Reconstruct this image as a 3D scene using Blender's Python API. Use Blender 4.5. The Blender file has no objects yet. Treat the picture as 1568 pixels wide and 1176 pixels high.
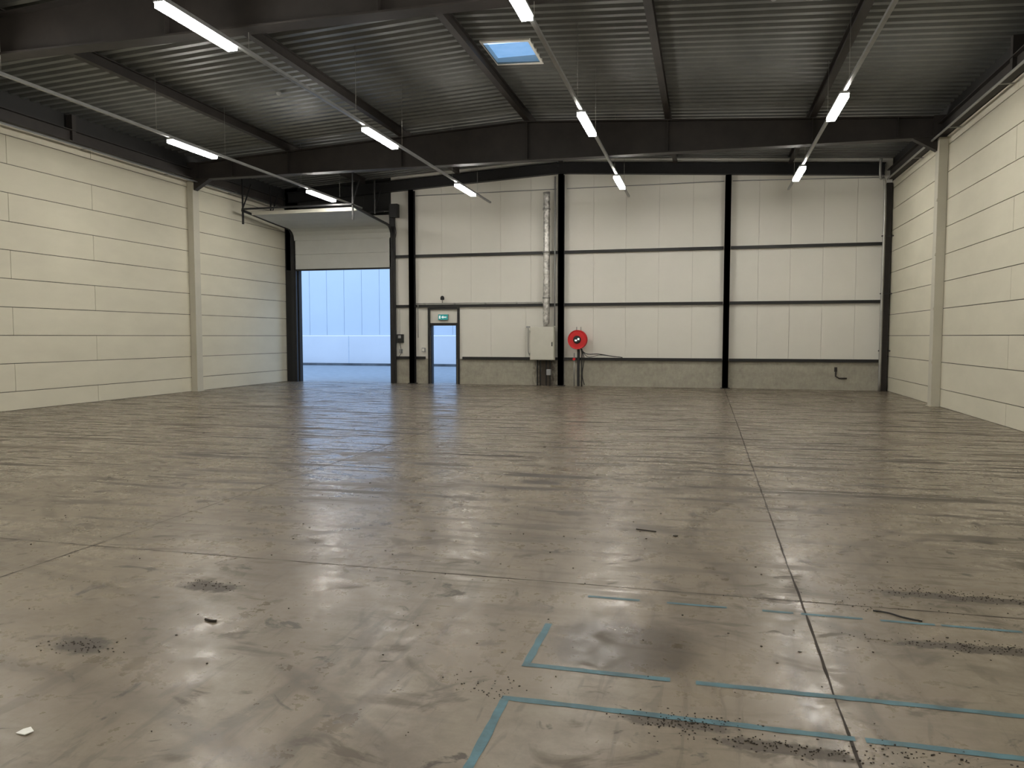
import bpy, bmesh, math, random
from mathutils import Vector, Matrix
random.seed(7)
scene = bpy.context.scene
try:
    scene.view_settings.view_transform = 'Standard'
    scene.view_settings.look = 'None'
except Exception: pass

# ------------------------------------------------------------ dimensions
XL, XR = -14.9, 5.35          # inner faces of side walls
YB, YF = 25.4, -9.0           # back wall (with doors), wall behind the camera
XM = (XL+XR)/2                # ridge line
SL = 0.055                    # roof slope
ZR = 7.52                     # deck underside at ridge
def zroof(x): return ZR - SL*abs(x-XM)

# ------------------------------------------------------------ materials
def newmat(name):
    m = bpy.data.materials.new(name); m.use_nodes = True
    nt = m.node_tree; b = nt.nodes['Principled BSDF']
    return m, nt, b
def N(nt, t, **kw):
    n = nt.nodes.new(t)
    for k, v in kw.items(): setattr(n, k, v)
    return n
def noise(nt, scale, detail=4, rough=.5, mapscale=(1,1,1), loc=(0,0,0), rot=(0,0,0), dist=0):
    tc = N(nt, 'ShaderNodeTexCoord'); mp = N(nt, 'ShaderNodeMapping')
    mp.inputs['Scale'].default_value = mapscale; mp.inputs['Location'].default_value = loc
    mp.inputs['Rotation'].default_value = rot
    nt.links.new(tc.outputs['Object'], mp.inputs['Vector'])
    n = N(nt, 'ShaderNodeTexNoise'); n.inputs['Scale'].default_value = scale
    n.inputs['Detail'].default_value = detail; n.inputs['Roughness'].default_value = rough
    n.inputs['Distortion'].default_value = dist
    nt.links.new(mp.outputs[0], n.inputs['Vector'])
    return n.outputs['Fac']
def ramp(nt, fac, stops):
    r = N(nt, 'ShaderNodeValToRGB')
    while len(r.color_ramp.elements) < len(stops): r.color_ramp.elements.new(.5)
    for e, (p, c) in zip(r.color_ramp.elements, stops):
        e.position = p; e.color = (c, c, c, 1) if isinstance(c, (int, float)) else (*c, 1)
    nt.links.new(fac, r.inputs['Fac']); return r.outputs['Color']
def mix(nt, fac, a, b, mode='MIX'):
    m = N(nt, 'ShaderNodeMix', data_type='RGBA', blend_type=mode)
    for sock, v in ((0, fac), (6, a), (7, b)):
        if isinstance(v, (int, float)): m.inputs[sock].default_value = v
        elif isinstance(v, tuple): m.inputs[sock].default_value = (*v, 1)
        else: nt.links.new(v, m.inputs[sock])
    return m.outputs[2]
def math_(nt, op, a, b=None, clamp=False):
    m = N(nt, 'ShaderNodeMath', operation=op, use_clamp=clamp)
    for i, v in enumerate((a, b)):
        if v is None: continue
        if isinstance(v, (int, float)): m.inputs[i].default_value = v
        else: nt.links.new(v, m.inputs[i])
    return m.outputs[0]
def bump(nt, b, h, strength=.2, dist=.01):
    n = N(nt, 'ShaderNodeBump'); n.inputs['Strength'].default_value = strength
    n.inputs['Distance'].default_value = dist
    nt.links.new(h, n.inputs['Height']); nt.links.new(n.outputs[0], b.inputs['Normal'])
def simple(name, col, rough=.5, metal=0, var=.12, scale=3, mapscale=(1,1,1), bmp=0):
    m, nt, b = newmat(name)
    f = noise(nt, scale, 5, .6, mapscale)
    lo = tuple(c*(1-var) for c in col); hi = tuple(min(1, c*(1+var)) for c in col)
    nt.links.new(ramp(nt, f, [(.3, lo), (.7, hi)]), b.inputs['Base Color'])
    b.inputs['Roughness'].default_value = rough; b.inputs['Metallic'].default_value = metal
    if bmp: bump(nt, b, f, bmp)
    return m
def emis(name, col, s):
    m, nt, b = newmat(name)
    b.inputs['Base Color'].default_value = (*col, 1)
    b.inputs['Emission Color'].default_value = (*col, 1)
    b.inputs['Emission Strength'].default_value = s
    return m

M_cream = simple('cream_aerated_concrete', (.60,.572,.462), .8, 0, .05, .7, (1,1,2.5), .1)
M_creamcol = simple('cream_painted_column', (.49,.47,.39), .7, 0, .05, 2)
M_joint = simple('joint_backing_grey', (.12,.115,.10), .9)  # dark grey backing that shows in the gaps between side wall panels
M_white = simple('white_sandwich_panel', (.75,.735,.675), .45, 0, .03, .6)
M_seam = simple('panel_seam', (.38,.375,.34), .6)
M_black = simple('black_painted_steel', (.012,.012,.013), .5, 0, .2, 4)
M_brown = simple('dark_primer_steel', (.022,.018,.016), .6, 0, .35, 2)
M_dark = simple('dark_cladding_and_shade', (.015,.015,.015), .7)
M_rail = simple('light_grey_trunking', (.30,.31,.31), .4, .3)
M_pipe = simple('galvanised_pipe', (.36,.36,.34), .4, .6)
M_red = simple('red_enamel', (.62,.015,.02), .3, 0, .1)
M_grey = simple('grey_plastic', (.32,.33,.33), .5)
M_cab = simple('off_white_cabinet', (.60,.59,.52), .45, 0, .04)
M_rubber = simple('black_rubber', (.012,.012,.012), .6)
M_doorpan = simple('door_panel_grey_white', (.50,.51,.49), .5, 0, .03)
M_led = emis('led_diffuser', (1, .955, .88), 90)
M_teal = emis('exit_sign_green', (.03,.30,.30), .35)
M_signw = emis('exit_sign_white', (.8,.9,.88), .6)
M_asphalt = simple('asphalt', (.33,.35,.37), .85, 0, .15, 3, bmp=.3)
M_ext = simple('neighbour_cladding', (.64,.71,.80), .5, 0, .02, .5)
M_extseam = simple('neighbour_seam', (.53,.60,.70), .6)
M_extlow = simple('neighbour_plinth', (.74,.76,.80), .7, 0, .03, .5)
M_kerb = simple('kerb_grey', (.10,.11,.12), .8, 0, .4, 1.5)
M_tape = simple('blue_floor_tape', (.055,.135,.165), .5, 0, .45, 7)
M_debris = simple('dark_debris', (.030,.024,.018), .9, 0, .5, 20)
M_paper = simple('white_scrap', (.8,.8,.76), .8)
M_floorjoint = simple('saw_cut_joint', (.035,.028,.022), .9, 0, .3, 10)
M_glaze, nt, b = newmat('tinted_rooflight_glazing')
tr=N(nt,'ShaderNodeBsdfTransparent'); f=noise(nt,3,3); nt.links.new(ramp(nt,f,[(.3,(.22,.33,.40)),(.7,(.27,.37,.44))]),tr.inputs[0])
ms=N(nt,'ShaderNodeMixShader'); ms.inputs[0].default_value=.06; b.inputs['Roughness'].default_value=.2
nt.links.new(tr.outputs[0],ms.inputs[1]); nt.links.new(b.outputs[0],ms.inputs[2]); nt.links.new(ms.outputs[0],nt.nodes['Material Output'].inputs[0])

M_foil, nt, b = newmat('crinkled_foil')
f = noise(nt, 9, 3, .6)
nt.links.new(ramp(nt, f, [(.38,(.36,.355,.335)),(.62,(.72,.71,.68))]), b.inputs['Base Color'])
b.inputs['Metallic'].default_value = .6; b.inputs['Roughness'].default_value = .38
bump(nt, b, f, .6, .04)
M_deck, nt, b = newmat('galvanised_roof_deck')
f = noise(nt, 1.2, 4, .6, (1,.3,1))
nt.links.new(ramp(nt, f, [(.3,(.105,.110,.105)),(.7,(.155,.160,.152))]), b.inputs['Base Color'])
b.inputs['Metallic'].default_value = .3; b.inputs['Roughness'].default_value = .42
M_plinth, nt, b = newmat('bare_concrete_plinth')
f = noise(nt, 2.2, 7, .7, (1,1,1.6)); f2 = noise(nt, 14, 4, .7, (1,1,.5))
c = ramp(nt, f, [(.3,(.27,.255,.205)),(.7,(.46,.44,.36))])
c = mix(nt, .4, c, ramp(nt, f2, [(.3,(.27,.25,.21)),(.7,(.45,.43,.36))]))
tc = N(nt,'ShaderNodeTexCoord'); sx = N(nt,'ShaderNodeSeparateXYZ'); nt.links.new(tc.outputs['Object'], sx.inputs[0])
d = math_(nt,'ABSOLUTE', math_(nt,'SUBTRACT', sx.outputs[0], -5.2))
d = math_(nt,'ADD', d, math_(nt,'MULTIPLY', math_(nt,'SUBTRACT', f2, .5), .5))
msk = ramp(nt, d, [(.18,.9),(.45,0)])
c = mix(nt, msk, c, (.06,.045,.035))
nt.links.new(c, b.inputs['Base Color']); b.inputs['Roughness'].default_value = .9; bump(nt,b,f2,.4)

# floor ------------------------------------------------------
M_floor, nt, b = newmat('polished_stained_concrete')
tc = N(nt,'ShaderNodeTexCoord'); sx = N(nt,'ShaderNodeSeparateXYZ'); nt.links.new(tc.outputs['Object'], sx.inputs[0])
X_, Y_ = sx.outputs[0], sx.outputs[1]
big = noise(nt, .40, 6, .6, dist=.5); med = noise(nt, 1.0, 8, .60, (1,1,1), (3,1,0), dist=1.2); fine = noise(nt, 7, 7, .7)
grit = noise(nt, 45, 3, .8)
c = ramp(nt, med, [(.34,(.120,.095,.066)),(.46,(.185,.152,.110)),(.56,(.225,.190,.142)),(.68,(.270,.232,.178))])
c = mix(nt, .45, c, ramp(nt, big, [(.38,(.125,.100,.070)),(.50,(.198,.164,.120)),(.62,(.260,.221,.168))]))
c = mix(nt, .14, c, ramp(nt, fine, [(.34,(.085,.068,.048)),(.5,(.19,.158,.115)),(.64,(.33,.288,.225))]))
c = mix(nt, .04, c, ramp(nt, grit, [(.35,(.08,.065,.045)),(.65,(.40,.35,.27))]))
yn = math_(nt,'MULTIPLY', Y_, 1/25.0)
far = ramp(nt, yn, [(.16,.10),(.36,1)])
near = ramp(nt, yn, [(.3,1),(.6,.3)])
scuff=None
def addm(m):
    global scuff
    scuff = m if scuff is None else math_(nt,'MAXIMUM', scuff, m)
def streak(col, mapscale, loc, lo, hi, k, colr, rot=(0,0,0), weight=None, detail=5, rec=False, dist=0):
    st = noise(nt, 1.0, detail, .62, mapscale, loc, rot, dist)
    m = ramp(nt, st, [(lo,0),(hi,1)])
    m = math_(nt,'MULTIPLY', m, k)
    if weight is not None: m = math_(nt,'MULTIPLY', m, weight)
    if rec: addm(m)
    return mix(nt, m, col, colr)
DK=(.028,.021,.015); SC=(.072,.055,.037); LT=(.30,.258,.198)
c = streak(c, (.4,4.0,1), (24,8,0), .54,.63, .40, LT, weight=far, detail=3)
c = streak(c, (.45,3.4,1), (4,0,0), .57,.63, .60, SC, weight=far, rec=True, detail=3, dist=.4)
c = streak(c, (.6,5.5,1), (14,5,0), .585,.63, .90, DK, weight=far, rot=(0,0,.05), rec=True, detail=2.5)
c = streak(c, (.8,8,1), (40,2,0), .585,.63, .85, DK, weight=far, rot=(0,0,-.07), rec=True, detail=2.5)
c = streak(c, (.9,1.7,1), (31,3,0), .58,.67, .60, SC, rot=(0,0,.15), rec=True, dist=1.6)
c = streak(c, (1.8,3.0,1), (51,9,0), .60,.67, .70, SC, rot=(0,0,-.2), rec=True, dist=1.2)
c = streak(c, (3.2,4.2,1), (71,9,0), .62,.68, .75, DK, rec=True, dist=1.0, weight=near)
c = streak(c, (2.4,.8,1), (9,2,0), .57,.68, .35, SC, rot=(0,0,.25), dist=1.0)
c = streak(c, (6,.9,1), (6,3,0), .58,.65, .45, SC, rot=(0,0,.9), weight=near, dist=1.5)
c = streak(c, (6,1.0,1), (16,3,0), .59,.66, .40, SC, rot=(0,0,-.8), weight=near, dist=1.5)
def ring(col, cx, cy, r, w, k, colr):
    dx=math_(nt,'SUBTRACT',X_,cx); dy=math_(nt,'SUBTRACT',Y_,cy)
    d=math_(nt,'SQRT', math_(nt,'ADD', math_(nt,'MULTIPLY',dx,dx), math_(nt,'MULTIPLY',dy,dy)))
    d=math_(nt,'ABSOLUTE', math_(nt,'SUBTRACT', d, r))
    m=ramp(nt, math_(nt,'MULTIPLY', d, 1/w), [(.5,1),(1,0)])
    m=math_(nt,'MULTIPLY', m, ramp(nt, fine, [(.36,0),(.52,k)]))
    m=math_(nt,'MULTIPLY', m, ramp(nt, big, [(.40,0),(.50,1)]))
    return mix(nt, m, col, colr)
for (cx,cy,r,w,k,cr) in [(-7,4,5.2,.07,.6,SC),(-7,4,5.6,.06,.5,SC),(3,9,4.4,.09,.6,SC),
                        (-3,11,3.2,.09,.65,SC),(4,2,3.8,.03,.4,LT),(-1,0,5.0,.03,.4,LT),(-4.5,7.5,2.2,.07,.6,SC),
                        (-9,10,6.0,.1,.6,SC),(1,14,5.4,.1,.7,SC),(-4,-2,5.1,.07,.5,SC),(2.5,6.5,2.6,.07,.6,SC),(-6,-3,7.5,.06,.6,SC),(5,4,4.3,.05,.6,SC),(5,4,4.55,.05,.5,SC)]:
    c = ring(c,cx,cy,r,w,k,cr)
for i,(x,y,rx,ry,k,wb_) in enumerate([(-.40,4.04,.46,.42,.92,.6),(-3.15,4.35,.25,.10,.9,1.8),(-3.23,3.35,.22,.12,.9,1.8),(-1.78,8.45,.30,.14,.95,1.8),
                      (-3.3,7.45,1.5,.08,.8,1.6),(1.9,8.5,1.8,.08,.8,1.6),(-.10,3.27,.30,.06,.8,1.8),(.35,3.16,.34,.06,.8,1.8),(1.6,5.3,.6,.08,.85,1.9),(1.4,4.45,.5,.07,.85,1.9),
                      (-3.45,9.3,.35,.1,.8,1.8),(-1.2,7.0,.16,.10,.7,1.8),(-.3,9.6,.4,.08,.8,1.8),(-2.6,10.6,.5,.09,.8,1.8),(-6.5,9.2,.6,.12,.8,1.8),(2.6,11,.6,.1,.8,1.8),
                      (-7.2,12.4,1.6,.12,.85,1.6),(-4.6,14.6,1.2,.12,.85,1.6),(.2,12.8,1.3,.10,.85,1.6),(3.4,14.5,1.3,.12,.85,1.6),(-9.5,16,1.4,.14,.85,1.6)]):
    dx = math_(nt,'MULTIPLY', math_(nt,'SUBTRACT', X_, x), 1/rx)
    dy = math_(nt,'MULTIPLY', math_(nt,'SUBTRACT', Y_, y), 1/ry)
    d = math_(nt,'POWER', math_(nt,'ADD', math_(nt,'POWER',math_(nt,'ABSOLUTE',dx),3), math_(nt,'POWER',math_(nt,'ABSOLUTE',dy),3)), .333)
    d = math_(nt,'ADD', d, math_(nt,'MULTIPLY', math_(nt,'SUBTRACT', fine, .5), wb_))
    mk = math_(nt,'MULTIPLY', ramp(nt, d, [(.65,1),(1.0,0)]), k)
    if i: addm(math_(nt,'MULTIPLY',mk,.8))
    c = mix(nt, mk, c, (.045,.034,.023) if i else (.066,.050,.031))
nt.links.new(c, b.inputs['Base Color'])
r = ramp(nt, med, [(.38,.42),(.60,.24)])
r2 = ramp(nt, fine, [(.38,.46),(.60,.22)])
rr = mix(nt,.5,r,r2)
rr = mix(nt, math_(nt,'MULTIPLY',far,.45), rr, (.16,.16,.16))
rr = mix(nt, scuff, rr, (.6,.6,.6))
nt.links.new(rr, b.inputs['Roughness'])
b.inputs['Specular IOR Level'].default_value = .48
bump(nt, b, math_(nt,'ADD', med, math_(nt,'MULTIPLY', fine, .3)), .20, .006)

# ------------------------------------------------------------ mesh builder
class B:
    def __init__(s, name): s.name=name; s.bm=bmesh.new(); s.mats=[]
    def mi(s, m):
        if m not in s.mats: s.mats.append(m)
        return s.mats.index(m)
    def box(s, x0,x1,y0,y1,z0,z1, m, rot=None, piv=None):
        x0,x1=min(x0,x1),max(x0,x1); y0,y1=min(y0,y1),max(y0,y1)
        v=[s.bm.verts.new((x,y,z)) for x in (x0,x1) for y in (y0,y1) for z in (z0,z1)]
        if rot is not None:
            p = Vector(piv) if piv else Vector(((x0+x1)/2,(y0+y1)/2,(z0+z1)/2))
            for q in v: q.co = p + rot @ (q.co-p)
        for f in ((0,1,3,2),(4,6,7,5),(0,4,5,1),(2,3,7,6),(0,2,6,4),(1,5,7,3)):
            fc=s.bm.faces.new([v[i] for i in f]); fc.material_index=s.mi(m)
        return s
    def poly(s, pts, m, ext=None):
        a=[s.bm.verts.new(p) for p in pts]
        f=s.bm.faces.new(a); f.material_index=s.mi(m)
        if ext is not None:
            e=Vector(ext); bb=[s.bm.verts.new(Vector(p)+e) for p in pts]
            f=s.bm.faces.new(bb[::-1]); f.material_index=s.mi(m)
            n=len(pts)
            for i in range(n):
                f=s.bm.faces.new([a[i],bb[i],bb[(i+1)%n],a[(i+1)%n]]); f.material_index=s.mi(m)
        return s
    def beam(s, p1, p2, w, h, m):
        p1,p2=Vector(p1),Vector(p2); d=(p2-p1).normalized()
        up=Vector((0,0,1)) if abs(d.z)<.95 else Vector((0,1,0))
        r=d.cross(up).normalized(); u=r.cross(d)
        vs=[[s.bm.verts.new(p+r*a*w/2+u*c*h/2) for a,c in ((-1,-1),(1,-1),(1,1),(-1,1))] for p in (p1,p2)]
        k=s.mi(m)
        for q in (vs[0][::-1],vs[1]): s.bm.faces.new(q).material_index=k
        for i in range(4):
            j=(i+1)%4; s.bm.faces.new([vs[0][i],vs[0][j],vs[1][j],vs[1][i]]).material_index=k
        return s
    def tube(s, pts, r, m, seg=10):
        pts=[Vector(p) for p in pts]; rings=[]; k=s.mi(m); prev=None
        for i,p in enumerate(pts):
            d=((pts[i+1] if i<len(pts)-1 else p)-(pts[i-1] if i else p)).normalized()
            ref = prev if prev is not None else (Vector((0,0,1)) if abs(d.z)<.9 else Vector((1,0,0)))
            a=(ref-d*ref.dot(d)).normalized(); bq=d.cross(a); prev=a
            rr = r[i] if isinstance(r,(list,tuple)) else r
            rings.append([s.bm.verts.new(p+(a*math.cos(t)+bq*math.sin(t))*rr) for t in [2*math.pi*q/seg for q in range(seg)]])
        for q in range(len(rings)-1):
            for i in range(seg):
                j=(i+1)%seg
                f=s.bm.faces.new([rings[q][i],rings[q][j],rings[q+1][j],rings[q+1][i]]); f.material_index=k; f.smooth=True
        for e in (rings[0][::-1],rings[-1]): s.bm.faces.new(e).material_index=k
        return s
    def lathe_y(s, cx, cz, prof, m, seg=32):
        k=s.mi(m); rings=[[s.bm.verts.new((cx+r*math.cos(2*math.pi*i/seg), y, cz+r*math.sin(2*math.pi*i/seg))) for i in range(seg)] for r,y in prof]
        for q in range(len(rings)-1):
            for i in range(seg):
                j=(i+1)%seg
                f=s.bm.faces.new([rings[q][i],rings[q][j],rings[q+1][j],rings[q+1][i]]); f.material_index=k
        for e in (rings[0][::-1],rings[-1]): s.bm.faces.new(e).material_index=k
        return s
    def ibeam(s, p1,p2,w,h,t,m):
        p1,p2=Vector(p1),Vector(p2); d=(p2-p1).normalized()
        up=Vector((0,0,1)) if abs(d.z)<.95 else Vector((0,1,0))
        u=d.cross(up).normalized().cross(d)
        s.beam(p1,p2,t,h-2*t,m); s.beam(p1+u*(h/2-t/2),p2+u*(h/2-t/2),w,t,m); s.beam(p1-u*(h/2-t/2),p2-u*(h/2-t/2),w,t,m)
        return s
    def done(s, bevel=0, parent=None):
        bmesh.ops.recalc_face_normals(s.bm, faces=s.bm.faces[:])
        me=bpy.data.meshes.new(s.name); s.bm.to_mesh(me); s.bm.free()
        for m in s.mats: me.materials.append(m)
        o=bpy.data.objects.new(s.name, me); scene.collection.objects.link(o)
        if bevel:
            md=o.modifiers.new('bevel','BEVEL'); md.width=bevel; md.segments=2; md.limit_method='ANGLE'
        if parent: o.parent=parent
        return o
def smooth(pts, n=6):
    P=[Vector(p) for p in pts]; P=[P[0]]+P+[P[-1]]; out=[]
    for i in range(1,len(P)-2):
        for k in range(n):
            t=k/n; a,b_,c_,d_=P[i-1:i+3]
            out.append(.5*((2*b_)+(-a+c_)*t+(2*a-5*b_+4*c_-d_)*t*t+(-a+3*b_-3*c_+d_)*t**3))
    out.append(P[-2]); return out

# ------------------------------------------------------------ floor
fl=B('floor'); fl.box(XL-.3,XR+.3,YF-.3,YB+.3,-.3,0,M_floor)
def crack(p,q,w=.006,amp=.006,n=60):
    p,q=Vector(p),Vector(q); d=(q-p); nrm=Vector((-d.y,d.x,0)).normalized(); k=fl.mi(M_floorjoint)
    prev=None; off=0
    for i in range(n+1):
        off=.7*off+random.uniform(-amp,amp)*.5; c0=p+d*(i/n)+nrm*off; ww=w*random.uniform(.5,1.3)
        cur=(fl.bm.verts.new((c0.x+nrm.x*ww,c0.y+nrm.y*ww,.0012)), fl.bm.verts.new((c0.x-nrm.x*ww,c0.y-nrm.y*ww,.0012)))
        if prev: fl.bm.faces.new([prev[0],prev[1],cur[1],cur[0]]).material_index=k
        prev=cur
for x,w_ in ((-9.9,.008),(-4.67,.006),(.60,.007)): crack((x,YF,0),(x,YB-.3,0),w_,n=260)
for y,w_ in ((-5,.005),(.0,.005),(5.0,.0055),(10.2,.011),(15.3,.012),(20.4,.012)): crack((XL,y,0),(XR,y,0),w_,n=160)
fl.done()

# ------------------------------------------------------------ side walls
def sidewall(name, x, sgn, joints):
    w=B(name); T=.25
    w.box(x+sgn*.02,x+sgn*T,YF-.3,YB+.3,0,6.3,M_joint)
    w.box(x+sgn*.02,x+sgn*T,YF-.3,YB+.3,6.3,7.6,M_dark)
    zs=[0,.42]+[.42+.625*k for k in range(1,10)]+[6.28]
    for i in range(len(zs)-1):
        ys=[YF]+joints[i%2]+[YB]
        for a,c in zip(ys[:-1],ys[1:]):
            w.box(x,x+sgn*.03,a+.006,c-.006,zs[i]+.008,zs[i+1]-.008,M_cream)
    w.done()
sidewall('wall_left', XL, -1, [[-4,0,4,10.3,16.3,20.1],[-6,-2,2,8,13.9,20.1]])
sidewall('wall_right', XR, 1, [[-4,0,4,9.9,15.8,20.0],[-6,-2,2,8,13.5,20.0]])

wr=B('wall_rear'); wr.box(XL-.3,XR+.3,YF-.3,YF,0,7.7,M_cream); wr.done()

# ------------------------------------------------------------ back wall with two openings
RD0,RD1,RDH=-14.37,-10.75,4.05
PD0,PD1,PDH=-9.30,-8.34,2.02
wb=B('wall_back')
def panels(x0,x1,z0,z1,top=False,m=None):
    m=m or M_white
    n=max(1,round((x1-x0)/1.05)); w=(x1-x0)/n
    for i in range(n):
        a,c=x0+i*w,x0+(i+1)*w
        if top:
            wb.poly([(a+.003,YB,z0),(c-.003,YB,z0),(c-.003,YB,zroof(c)-.01),(a+.003,YB,zroof(a)-.01)],m,ext=(0,.06,0))
        else: wb.box(a+.003,c-.003,YB,YB+.06,z0,z1,m)
cols=[-9.93,-4.67,.62]
bays=[(RD1,-9.93),(-9.93,-4.67),(-4.67,.62),(.62,XR)]
for (a,c) in bays:
    for z0,z1 in ((.87,2.70),(2.70,4.43)):
        if a==-9.93 and z0<1:
            panels(a,PD0,z0,z1); wb.box(PD0,PD1,YB,YB+.06,PDH+.0,2.70,M_white); panels(PD1,c,z0,z1)
        else: panels(a,c,z0,z1)
    panels(a,c,4.43,0,True)
    if a==-9.93:
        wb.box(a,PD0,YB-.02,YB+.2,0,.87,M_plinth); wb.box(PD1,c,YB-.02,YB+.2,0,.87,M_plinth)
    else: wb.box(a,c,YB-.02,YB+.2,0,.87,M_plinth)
panels(RD0-.5,RD1,RDH,5.9)
panels(RD0-.5,RD1,5.9,0,True,M_dark)  # shade on the wall above the overhead door, put into the panel colour
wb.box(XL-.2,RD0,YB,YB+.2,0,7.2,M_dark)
wb.box(RD1,PD0,YB+.055,YB+.2,.8,7.5,M_seam); wb.box(PD0,PD1,YB+.055,YB+.2,PDH,7.5,M_seam)
wb.box(PD1,XR+.3,YB+.055,YB+.2,.8,7.5,M_seam); wb.box(XL-.3,RD1,YB+.055,YB+.2,RDH,7.5,M_seam)
wb.done()

for x in cols:
    s=B('steel_column')
    zt=zroof(x)-.56
    s.ibeam((x,YB-.12,0),(x,YB-.12,zt),.18,.2,.02,M_black)
    s.box(x-.14,x+.14,YB-.24,YB-.021,0,.02,M_black)
    s.box(x-.09,x+.09,YB-.22,YB-.20,0,zt,M_black)
    s.done()
g=B('wall_girts')
for z in (.90,2.70,4.43):
    for a,c in bays:
        segs=[(a,c)]
        if z<1 and a==-9.93: segs=[(a,PD0-.08),(PD1+.11,c)]
        for p,q in segs:
            g.box(p+.11,q-(.22 if q==XR else .11),YB-.10,YB-.021,z-.045,z+.045,M_black)
g.done()
gr=B('gable_rafter')
for x0,x1 in ((XL+.25,XM),(XM,XR-.25)):
    gr.ibeam((x0,YB-.15,zroof(x0)-.36),(x1,YB-.15,zroof(x1)-.36),.2,.36,.02,M_black)
gr.done()

for (x,sg,y) in ((XL,1,20.1),(XR,-1,20.0),(XL,1,10.6),(XR,-1,10.6),(XL,1,.5),(XR,-1,.5)):
    s=B('wall_column')
    x1=x+sg*.2; x=x+sg*.002
    s.box(x,x1,y-.14,y+.14,0,6.22,M_creamcol)
    s.box(x,x+sg*.23,y-.17,y+.17,0,.02,M_creamcol)
    for z in (.42+.625,.42+3*.625,.42+5*.625,.42+7*.625):
        s.box(x1,x1+sg*.02,y-.17,y-.1,z-.03,z+.03,M_creamcol)
    s.done(.008)
s=B('corner_post'); s.ibeam((XR-.12,YB-.14,0),(XR-.12,YB-.14,6.2),.16,.18,.02,M_brown); s.done()
s=B('rain_downpipe'); s.tube(smooth([(XR-.28,YB-.42,0),(XR-.28,YB-.42,3),(XR-.28,YB-.42,6.0),(XR-.44,YB-.55,6.3),(XR-.44,YB-.55,6.85)]),.04,M_pipe); 
for z in (1.2,2.9,4.6): s.box(XR-.34,XR-.01,YB-.44,YB-.40,z,z+.03,M_black)
s.done()

# ------------------------------------------------------------ roof deck
dk=B('ceiling'); P=.28; n=int((YB+.3-YF)/P)+1; prof=[]
for i in range(n):
    y=YF-.2+i*P
    prof+=[(y,0),(y+.11,0),(y+.15,.085),(y+.24,.085)]
SKX0,SKX1,SKY0,SKY1=-4.42,-3.46,15.18,16.30
xs=sorted(set([XL-.25,SKX0,SKX1,XR+.25,XM]))
k=dk.mi(M_deck); grid=[]
for (y,dz) in prof: grid.append([dk.bm.verts.new((x,y,zroof(x)+dz)) for x in xs])
for i in range(len(prof)-1):
    for j in range(len(xs)-1):
        ym=(prof[i][0]+prof[i+1][0])/2; xm=(xs[j]+xs[j+1])/2
        if SKX0<xm<SKX1 and SKY0<ym<SKY1: continue
        dk.bm.faces.new([grid[i][j],grid[i][j+1],grid[i+1][j+1],grid[i+1][j]]).material_index=k
dk.done()
sk=B('window_1')
for (a,c,d,e) in ((SKX0-.03,SKX0+.02,SKY0-.14,SKY1+.12),(SKX1-.02,SKX1+.03,SKY0-.14,SKY1+.12),(SKX0+.02,SKX1-.02,SKY0-.14,SKY0-.04),(SKX0+.02,SKX1-.02,SKY1+.0,SKY1+.12)):
    zz=[zroof(a)-.012,zroof(c)-.012]
    sk.poly([(a,d,zz[0]),(c,d,zz[1]),(c,d,7.60),(a,d,7.60)],M_white,ext=(0,e-d,0))
sk.poly([(SKX0+.02,SKY0-.04,7.46),(SKX1-.02,SKY0-.04,7.44),(SKX1-.02,SKY1,7.44),(SKX0+.02,SKY1,7.46)],M_glaze)
sk.done()

for x in (-11.6,-8.15,-4.62,-1.0,2.42):
    s=B('roof_purlin'); z=zroof(x)-.12
    s.ibeam((x,YF+.02,z),(x,YB-.27,z),.14,.22,.018,M_brown); s.done()
for y in (20.1,10.6,.5):
    s=B('roof_rafter')
    zb=6.27
    for x0,x1 in ((XL+.2,XM),(XM,XR-.2)):
        zt0,zt1=zroof(x0)-.24,zroof(x1)-.24
        s.poly([(x0,y-.01,zb),(x1,y-.01,zb),(x1,y-.01,zt1),(x0,y-.01,zt0)],M_brown,ext=(0,.02,0))
        s.beam((x0,y,zb),(x1,y,zb),.28,.03,M_brown)
        s.beam((x0,y,zt0-.015),(x1,y,zt1-.015),.28,.03,M_brown)
    for x in (-11.6,-8.15,-4.62,-1.0,2.42,-13.4,4.3):
        s.box(x-.01,x+.01,y-.12,y+.12,zb,zroof(x)-.26,M_brown)
    for xw,sg in ((XL,1),(XR,-1)):
        s.poly([(xw+sg*.2,y-.09,5.95),(xw+sg*.75,y-.09,6.27),(xw+sg*.2,y-.09,6.27)],M_brown,ext=(0,.18,0))
        s.box(xw+sg*.02,xw+sg*.3,y-.14,y+.14,6.25,6.75,M_brown)
    s.done()
for xw,sg in ((XL,1),(XR,-1)):
    s=B('eaves_beam')
    s.ibeam((xw+sg*.12,YF+.02,6.42),(xw+sg*.12,YB-.3,6.42),.2,.28,.02,M_brown)
    for y in (4.9,15.6): s.box(xw+sg*.02,xw+sg*.2,y-.06,y+.06,6.3,6.92,M_brown)
    s.done()
    s=B('cable_conduit')
    s.tube([(xw+sg*.32,YF+.1,6.18),(xw+sg*.32,YB-.9,6.18)],.025,M_pipe)
    for y in range(-8,25,3): s.box(xw+sg*.005,xw+sg*.3,y-.02,y+.02,6.21,6.225,M_pipe)
    s.done()

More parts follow.
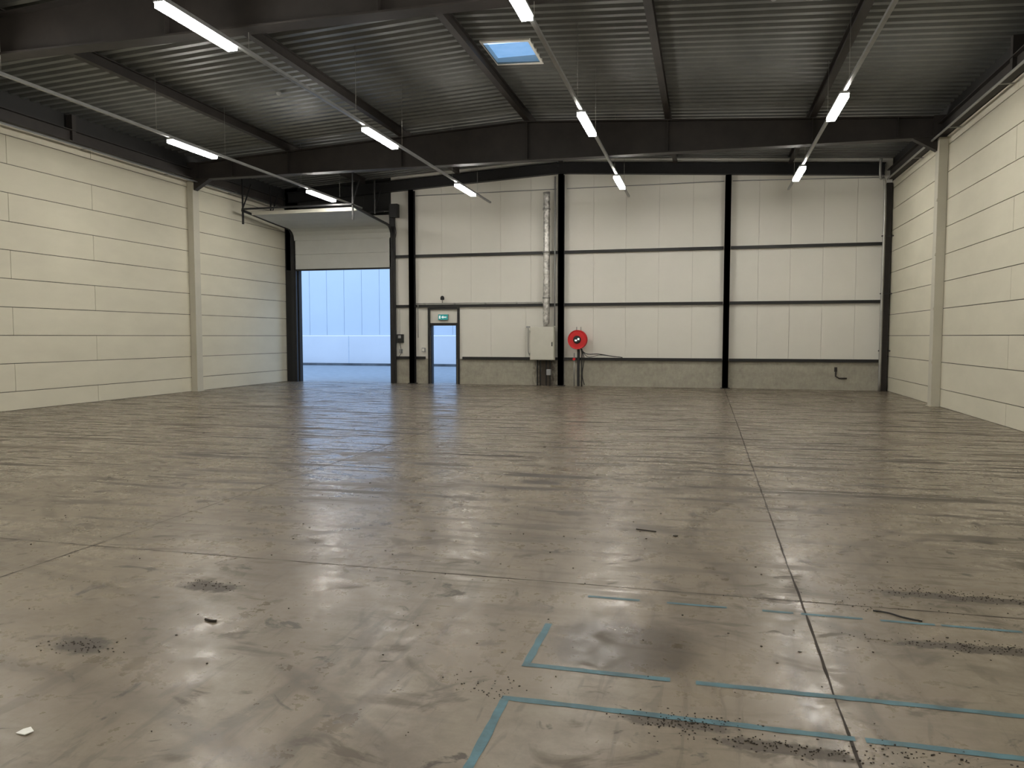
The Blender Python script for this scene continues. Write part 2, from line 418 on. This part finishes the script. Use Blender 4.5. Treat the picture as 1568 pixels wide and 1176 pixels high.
# ------------------------------------------------------------ LED light rows
ZL=5.9
for x in (-11.3,-6.8,-2.36,2.3):
    s=B('led_light_row')
    s.box(x-.03,x+.03,YF+.5,24.2,ZL+.035,ZL+.085,M_rail)
    for y in (-7.9,-2.7,3.4,9.45,15.55,21.55):
        if x<-11: y-=.15
        s.box(x-.08,x+.08,y-.80,y+.80,ZL-.005,ZL+.035,M_rail)
        s.box(x-.075,x+.075,y-.78,y+.78,ZL-.07,ZL-.005,M_led)
        for dy in (-1.2,1.2):
            s.tube([(x,y+dy,ZL+.085),(x,y+dy,zroof(x)-.01)],.004,M_pipe,5)
    s.done()
for x,y in ((-9.6,16.2),(1.0,13.6)):
    s=B('smoke_detector'); z=zroof(x)-.003
    s.tube([(x,y,z),(x,y,z-.03),(x,y,z-.07)],[.06,.06,.035],M_rail,16); s.done()

# ------------------------------------------------------------ sectional overhead door, partly raised
DX0,DX1=-14.42,-10.70; yd=YB-.17
pth=[(yd,4.05),(yd,4.58),(yd,5.08)]
cy,cz,R=yd-.38,5.10,.38
for a in (25,50,75): pth.append((cy+R*math.cos(math.radians(a)), cz+R*math.sin(math.radians(a))))
pth+= [(cy-.1,5.49),(24.25,5.52),(23.65,5.56),(23.0,5.61),(22.6,5.64)]
s=B('sectional_garage_door')
for i in range(len(pth)-1):
    (y0,z0),(y1,z1)=pth[i],pth[i+1]
    d=Vector((0,y1-y0,z1-z0)).normalized()*.004
    s.beam(((DX0+DX1)/2,y0+d.y,z0+d.z),((DX0+DX1)/2,y1-d.y,z1-d.z),DX1-DX0,.04,M_doorpan)
s.box(DX0,DX1,yd-.03,yd+.03,4.0,4.06,M_black)
s.box(DX0,DX1,22.55,22.61,5.60,5.71,M_cab)
for x in (DX0-.06,DX1+.06):
    T=[(x,yd,.0),(x,yd,4.0)]+[(x,y,z) for y,z in pth[2:]]+[(x,22.1,5.68)]
    for p,q in zip(T[:-1],T[1:]): s.beam(p,q,.05,.07,M_black)
    s.box(x-.10,x+.10,yd-.02,yd+.06,0,5.9,M_black)
    for y in (22.15,23.8):
        s.beam((x,y,5.68),(x,y,6.75),.04,.04,M_black); s.beam((x,y,5.75),(x,y+.5,6.6),.03,.03,M_black)
    s.beam((x,22.15,5.25),(x,22.15,5.72),.05,.05,M_black)
s.beam((DX0-.06,22.1,5.72),(DX1+.06,22.1,5.72),.05,.05,M_black)
s.tube([(DX0-.1,YB-.25,5.98),(DX1+.25,YB-.25,5.98)],.016,M_pipe)
for a in (-14.0,-12.2): s.tube([(a,YB-.25,5.98),(a+1.3,YB-.25,5.98)],.045,M_black,14)
for a in (DX0-.05,DX1+.05): s.tube([(a-.03,YB-.25,5.98),(a+.03,YB-.25,5.98)],.10,M_grey,20)
s.box(DX1+.05,DX1+.35,YB-.42,YB-.2,5.75,6.2,M_black)
s.tube(smooth([(DX1+.15,YB-.36,5.8),(DX1+.3,YB-.4,5.2),(DX1+.12,YB-.36,4.6),(DX1+.14,YB-.34,4.2)]),.012,M_rubber,6)
s.done()

# ------------------------------------------------------------ personnel door frame + open leaf
s=B('door_1')
for (a,c) in ((PD0-.075,PD0-.01),(PD1+.04,PD1+.105)): s.box(a,c,YB-.10,YB-.021,0,2.64,M_black)
s.box(PD0-.01,PD1+.04,YB-.09,YB-.021,PDH,PDH+.09,M_black)
s.box(PD0-.01,PD1+.04,YB-.09,YB-.021,2.58,2.64,M_black)
s.box(PD0+.0,PD0+.035,YB-.02,YB+.19,0,PDH,M_black); s.box(PD1-.035,PD1+.0,YB-.02,YB+.19,0,PDH,M_black)
s.box(PD1-.03,PD1+.02,YB+.22,YB+1.12,.02,PDH-.02,M_doorpan)
s.tube([(PD1-.03,YB+1.04,1.05),(PD1-.09,YB+1.04,1.05),(PD1-.09,YB+.92,1.05)],.01,M_pipe)
s.done()
s=B('exit_sign'); s.box(-8.98,-8.64,YB-.13,YB-.07,2.22,2.40,M_teal); s.box(-8.985,-8.635,YB-.10,YB-.02,2.21,2.41,M_rail)
s.box(-8.95,-8.90,YB-.133,YB-.13,2.26,2.36,M_signw); s.poly([(-8.87,YB-.132,2.31),(-8.80,YB-.132,2.36),(-8.80,YB-.132,2.26)],M_signw,ext=(0,.003,0)); s.box(-8.80,-8.68,YB-.133,YB-.13,2.295,2.325,M_signw)
s.done()
s=B('alarm_siren'); s.tube([(-8.83,YB-.12,2.80),(-8.83,YB-.12,2.92)],.015,M_pipe,8)
s.tube([(-8.83,YB-.12,2.90),(-8.83,YB-.12,2.92),(-8.83,YB-.12,3.0),(-8.83,YB-.12,3.04)],[.05,.07,.065,.03],M_black,16); s.box(-8.85,-8.81,YB-.12,YB-.002,2.94,2.98,M_black); s.done()

s=B('wall_conduit')
s.tube([(-9.8,YB-.14,2.78),(-5.7,YB-.14,2.78),(-5.32,YB-.14,2.78)],.015,M_pipe,8)
for x in (-9.5,-8.4,-7.3,-6.2): s.box(x-.015,x+.015,YB-.14,YB-.003,2.755,2.80,M_pipe)
s.tube([(-9.72,YB-.13,2.78),(-9.72,YB-.13,1.6)],.012,M_pipe,8)
s.tube([(-4.88,YB-.13,6.9),(-4.88,YB-.13,2.0)],.022,M_grey,8)
s.tube([(-9.8,YB-.06,6.50),(-4.85,YB-.06,6.50)],.014,M_grey,8); s.tube([(-4.5,YB-.06,6.50),(.5,YB-.06,6.50)],.014,M_grey,8); s.tube([(.75,YB-.06,6.50),(5.0,YB-.06,6.40)],.014,M_grey,8)
s.done()
s=B('insulated_duct')
pts=[];rad=[]
z=1.98
while z<6.45:
    pts.append((-5.14+random.uniform(-.006,.006),YB-.25,z)); rad.append(.11+random.uniform(-.010,.008)); z+=.08
s.tube(pts,rad,M_foil,14)
for z in (2.9,4.4,5.8): s.tube([(-5.14,YB-.25,z),(-5.14,YB-.25,z+.05)],.128,M_pipe,16)
s.done()
s=B('electrical_cabinet')
s.box(-5.68,-4.86,YB-.34,YB-.125,.86,1.96,M_cab); s.box(-5.66,-4.88,YB-.365,YB-.343,.88,1.94,M_cab)
s.box(-4.94,-4.91,YB-.385,YB-.365,1.32,1.46,M_black)
for z in (1.02,1.78): s.box(-5.695,-5.67,YB-.37,YB-.33,z,z+.08,M_pipe)
s.tube(smooth([(-5.78,YB-.16,1.95),(-5.78,YB-.16,1.5),(-5.78,YB-.16,1.15),(-5.72,YB-.16,1.0)]),.014,M_pipe,8); s.box(-5.84,-5.72,YB-.2,YB-.13,1.93,1.99,M_grey)
for x in (-5.45,-5.35,-5.15,-5.02): s.tube([(x,YB-.2,.87),(x,YB-.2,.3),(x,YB-.2,.005)],.022,M_rubber,8)
s.box(-5.12,-4.98,YB-.32,YB-.2,.36,.55,M_grey)
s.done(.004)

# fire hose reel
s=B('fire_hose_reel'); hx,hz=-4.07,1.54; y0=YB-.45
s.lathe_y(hx,hz,[(.0,y0-.02),(.27,y0-.02),(.31,y0-.035),(.315,y0-.01),(.30,y0+.01)],M_red,36)
s.lathe_y(hx,hz,[(.30,y0+.16),(.315,y0+.18),(.31,y0+.2),(0,y0+.2)],M_red,36)
for q in range(4):
    ptsr=[(hx+(.25)*math.cos(t*math.pi/12),y0+.03+.035*q,hz+(.25)*math.sin(t*math.pi/12)) for t in range(25)]
    s.tube(ptsr,.019,M_rubber,8)
s.lathe_y(hx,hz,[(.13,y0-.03),(.12,y0-.055),(.05,y0-.06)],M_rubber,24)
s.box(hx-.07,hx+.0,y0-.066,y0-.06,hz-.05,hz+.0,M_signw); s.box(hx+.02,hx+.08,y0-.066,y0-.06,hz-.01,hz+.05,M_signw)
s.box(hx-.05,hx+.05,y0+.2,YB-.005,hz-.05,hz+.05,M_red)
s.box(hx-.04,hx+.04,y0+.25,y0+.31,0,hz+.3,M_black)
s.tube(smooth([(hx+.14,y0+.1,0),(hx+.14,y0+.1,.8),(hx+.14,y0+.1,1.15),(hx+.05,y0+.1,hz-.22)]),.022,M_rubber,10)
s.tube([(hx-.12,y0+.15,0),(hx-.12,y0+.15,1.1)],.02,M_pipe,10); s.tube([(hx-.12,y0+.05,.9),(hx-.12,y0+.25,.9)],.04,M_red,12)
s.box(hx-.09,hx-.06,YB-.12,YB-.09,hz+.3,hz+.42,M_pipe); s.box(hx+.05,hx+.08,YB-.12,YB-.09,hz+.3,hz+.42,M_pipe)
s.tube(smooth([(hx+.1,y0+.05,hz-.27),(hx+.3,y0,hz-.46),(hx+.7,y0+.1,hz-.47),(hx+1.1,YB-.2,hz-.54),(hx+1.45,YB-.16,hz-.58)]),.014,M_rubber,8)
s.tube(smooth([(hx+.1,y0+.05,hz-.25),(hx+.35,y0,hz-.56),(hx+.75,y0+.1,hz-.50),(hx+1.2,YB-.2,hz-.56)]),.010,M_rubber,8)
s.tube(smooth([(hx+.14,y0+.1,hz-.3),(hx+.22,y0+.06,.9),(hx+.16,y0+.08,.4),(hx+.24,y0+.02,.06)]),.014,M_rubber,8)
s.done()

s=B('door_control_box'); s.box(-10.52,-10.30,YB-.14,YB-.003,1.42,1.72,M_black); s.box(-10.47,-10.36,YB-.145,YB-.14,1.58,1.68,M_grey)
s.tube([(-10.41,YB-.12,1.72),(-10.41,YB-.12,2.6)],.01,M_pipe,6); s.tube(smooth([(-10.41,YB-.12,1.42),(-10.36,YB-.12,1.1),(-10.44,YB-.12,.95)]),.01,M_rubber,6)
s.box(-10.45,-10.35,YB-.1,YB-.003,1.05,1.2,M_grey); s.done(.004)
s=B('light_switch'); s.box(-9.62,-9.50,YB-.07,YB-.003,1.1,1.25,M_grey); s.box(-9.60,-9.52,YB-.078,YB-.07,1.13,1.22,M_white); s.done(.003)
s=B('wall_bracket'); s.tube([(3.9,YB-.05,.68),(3.9,YB-.05,.42),(4.0,YB-.07,.36),(4.22,YB-.07,.36)],.022,M_brown,8); s.box(3.86,3.94,YB-.05,YB-.021,.56,.7,M_brown); s.done()

# ------------------------------------------------------------ floor tape, debris
s=B('floor_tape')
def tape(x0,y0_,x1,y1_,w=.042):
    p,q=Vector((x0,y0_,.0018)),Vector((x1,y1_,.0018)); d=q-p; L=d.length; d.normalize(); nn=Vector((-d.y,d.x,0))
    n=max(2,int(L/.06)); prev=None
    for i in range(n+1):
        a=p+d*(L*i/n); j=lambda: nn*(w/2+random.uniform(-.004,.003))
        cur=(a+j(),a-j())
        if prev: s.poly([prev[0],prev[1],cur[1],cur[0]],M_tape)
        prev=cur
tape(-.85,4.25,-.85,3.70); tape(-.87,3.68,-.14,3.68); tape(-.02,3.68,2.6,3.70)
tape(-.86,3.289,-.85,2.3); tape(-.88,3.31,.62,3.31); tape(.66,3.31,2.4,3.31)
s.done()
s=B('worn_floor_tape')
x=-.70
while x<2.6:
    L=random.uniform(.15,.5); 
    s.poly([(x,4.755,.0016),(x+L,4.755,.0016),(x+L,4.785,.0016),(x,4.785,.0016)],M_tape); x+=L+random.uniform(.03,.25)
s.done()
s=B('floor_debris')
def chip(x,y,r,m=M_debris,h=.006):
    n=random.randint(4,6); a0=random.random()*6
    pts=[(x+r*random.uniform(.5,1.2)*math.cos(a0+2*math.pi*i/n), y+r*random.uniform(.4,1)*math.sin(a0+2*math.pi*i/n),.001) for i in range(n)]
    s.poly(pts,m,ext=(0,0,h*random.uniform(.3,1)))
clusters=[(-.10,3.27,.13,.035,110),(.35,3.17,.25,.03,140),(-.02,3.33,.1,.02,30),(-.95,3.36,.07,.05,30),(1.65,5.35,.35,.06,200),(1.4,4.47,.3,.05,170),(-3.15,4.38,.12,.05,50),
          (-3.23,3.33,.12,.06,70),(.9,3.25,.2,.03,50),(1.0,5.0,.2,.06,30),(-1.1,3.45,.1,.08,15)]
for (x,y,sx_,sy_,nn) in clusters:
    for _ in range(nn): chip(random.gauss(x,sx_),random.gauss(y,sy_),random.uniform(.002,.006),h=.004)
for _ in range(420): chip(random.uniform(-7,4.5),random.uniform(2.2,14),random.uniform(.002,.009))
for _ in range(30): chip(random.uniform(-12,4.5),random.uniform(6,22),random.uniform(.012,.03),h=.01)
s.done()
s=B('paper_scrap'); s.poly([(-2.755,2.505,.002),(-2.705,2.50,.004),(-2.69,2.53,.006),(-2.72,2.545,.012),(-2.75,2.535,.004)],M_paper,ext=(0,0,.004)); s.done()
s=B('cable_offcut'); s.tube(smooth([(1.0,4.92,.006),(1.08,4.90,.006),(1.15,4.84,.006),(1.24,4.80,.006)]),.005,M_rubber,6); s.done()
s=B('wood_splinter'); s.tube(smooth([(-2.80,3.82,.006),(-2.75,3.80,.008),(-2.72,3.81,.006)]),.008,M_debris,6); s.tube([(-.55,6.55,.006),(-.38,6.5,.006)],.005,M_debris,6); s.done()

# ------------------------------------------------------------ outside
o=B('exterior_ground'); o.box(-60,45,YB+.3,75,-.35,-.03,M_asphalt); o.box(RD0,RD1,YB,YB+.6,-.3,-.001,M_asphalt); o.done()
o=B('neighbouring_building'); YN=41.0
o.box(-50,20,YN,YN+.3,1.7,11,M_extseam); x=-50
while x<20:
    o.box(x+.010,x+1.1-.010,YN-.04,YN,1.72,11,M_ext); x+=1.1
o.box(-50,20,YN-.12,YN+.2,-.1,1.68,M_extlow); x=-50
while x<20:
    o.box(x-.02,x+.02,YN-.125,YN-.1,-.1,1.68,M_extseam); x+=5
o.box(-50,20,YN-.5,YN-.125,-.1,.10,M_kerb)
o.done()

# ------------------------------------------------------------ world + camera
w=bpy.data.worlds.new('World'); scene.world=w; w.use_nodes=True; nt=w.node_tree
bg=nt.nodes['Background']; tc=N(nt,'ShaderNodeTexCoord'); sx=N(nt,'ShaderNodeSeparateXYZ')
nt.links.new(tc.outputs['Generated'], sx.inputs[0])
nt.links.new(ramp(nt, sx.outputs[2], [(0,(.58,.76,1.0)),(.45,(.44,.63,.95)),(1,(.34,.55,.90))]), bg.inputs[0]); bg.inputs[1].default_value=2.1
cam=bpy.data.cameras.new('camera'); co=bpy.data.objects.new('camera',cam); scene.collection.objects.link(co)
co.location=(0,0,1.65); co.rotation_euler=(math.radians(90-3.55),0,math.radians(14.1))
cam.sensor_width=36; cam.lens=27.04; cam.clip_end=300
scene.camera=co
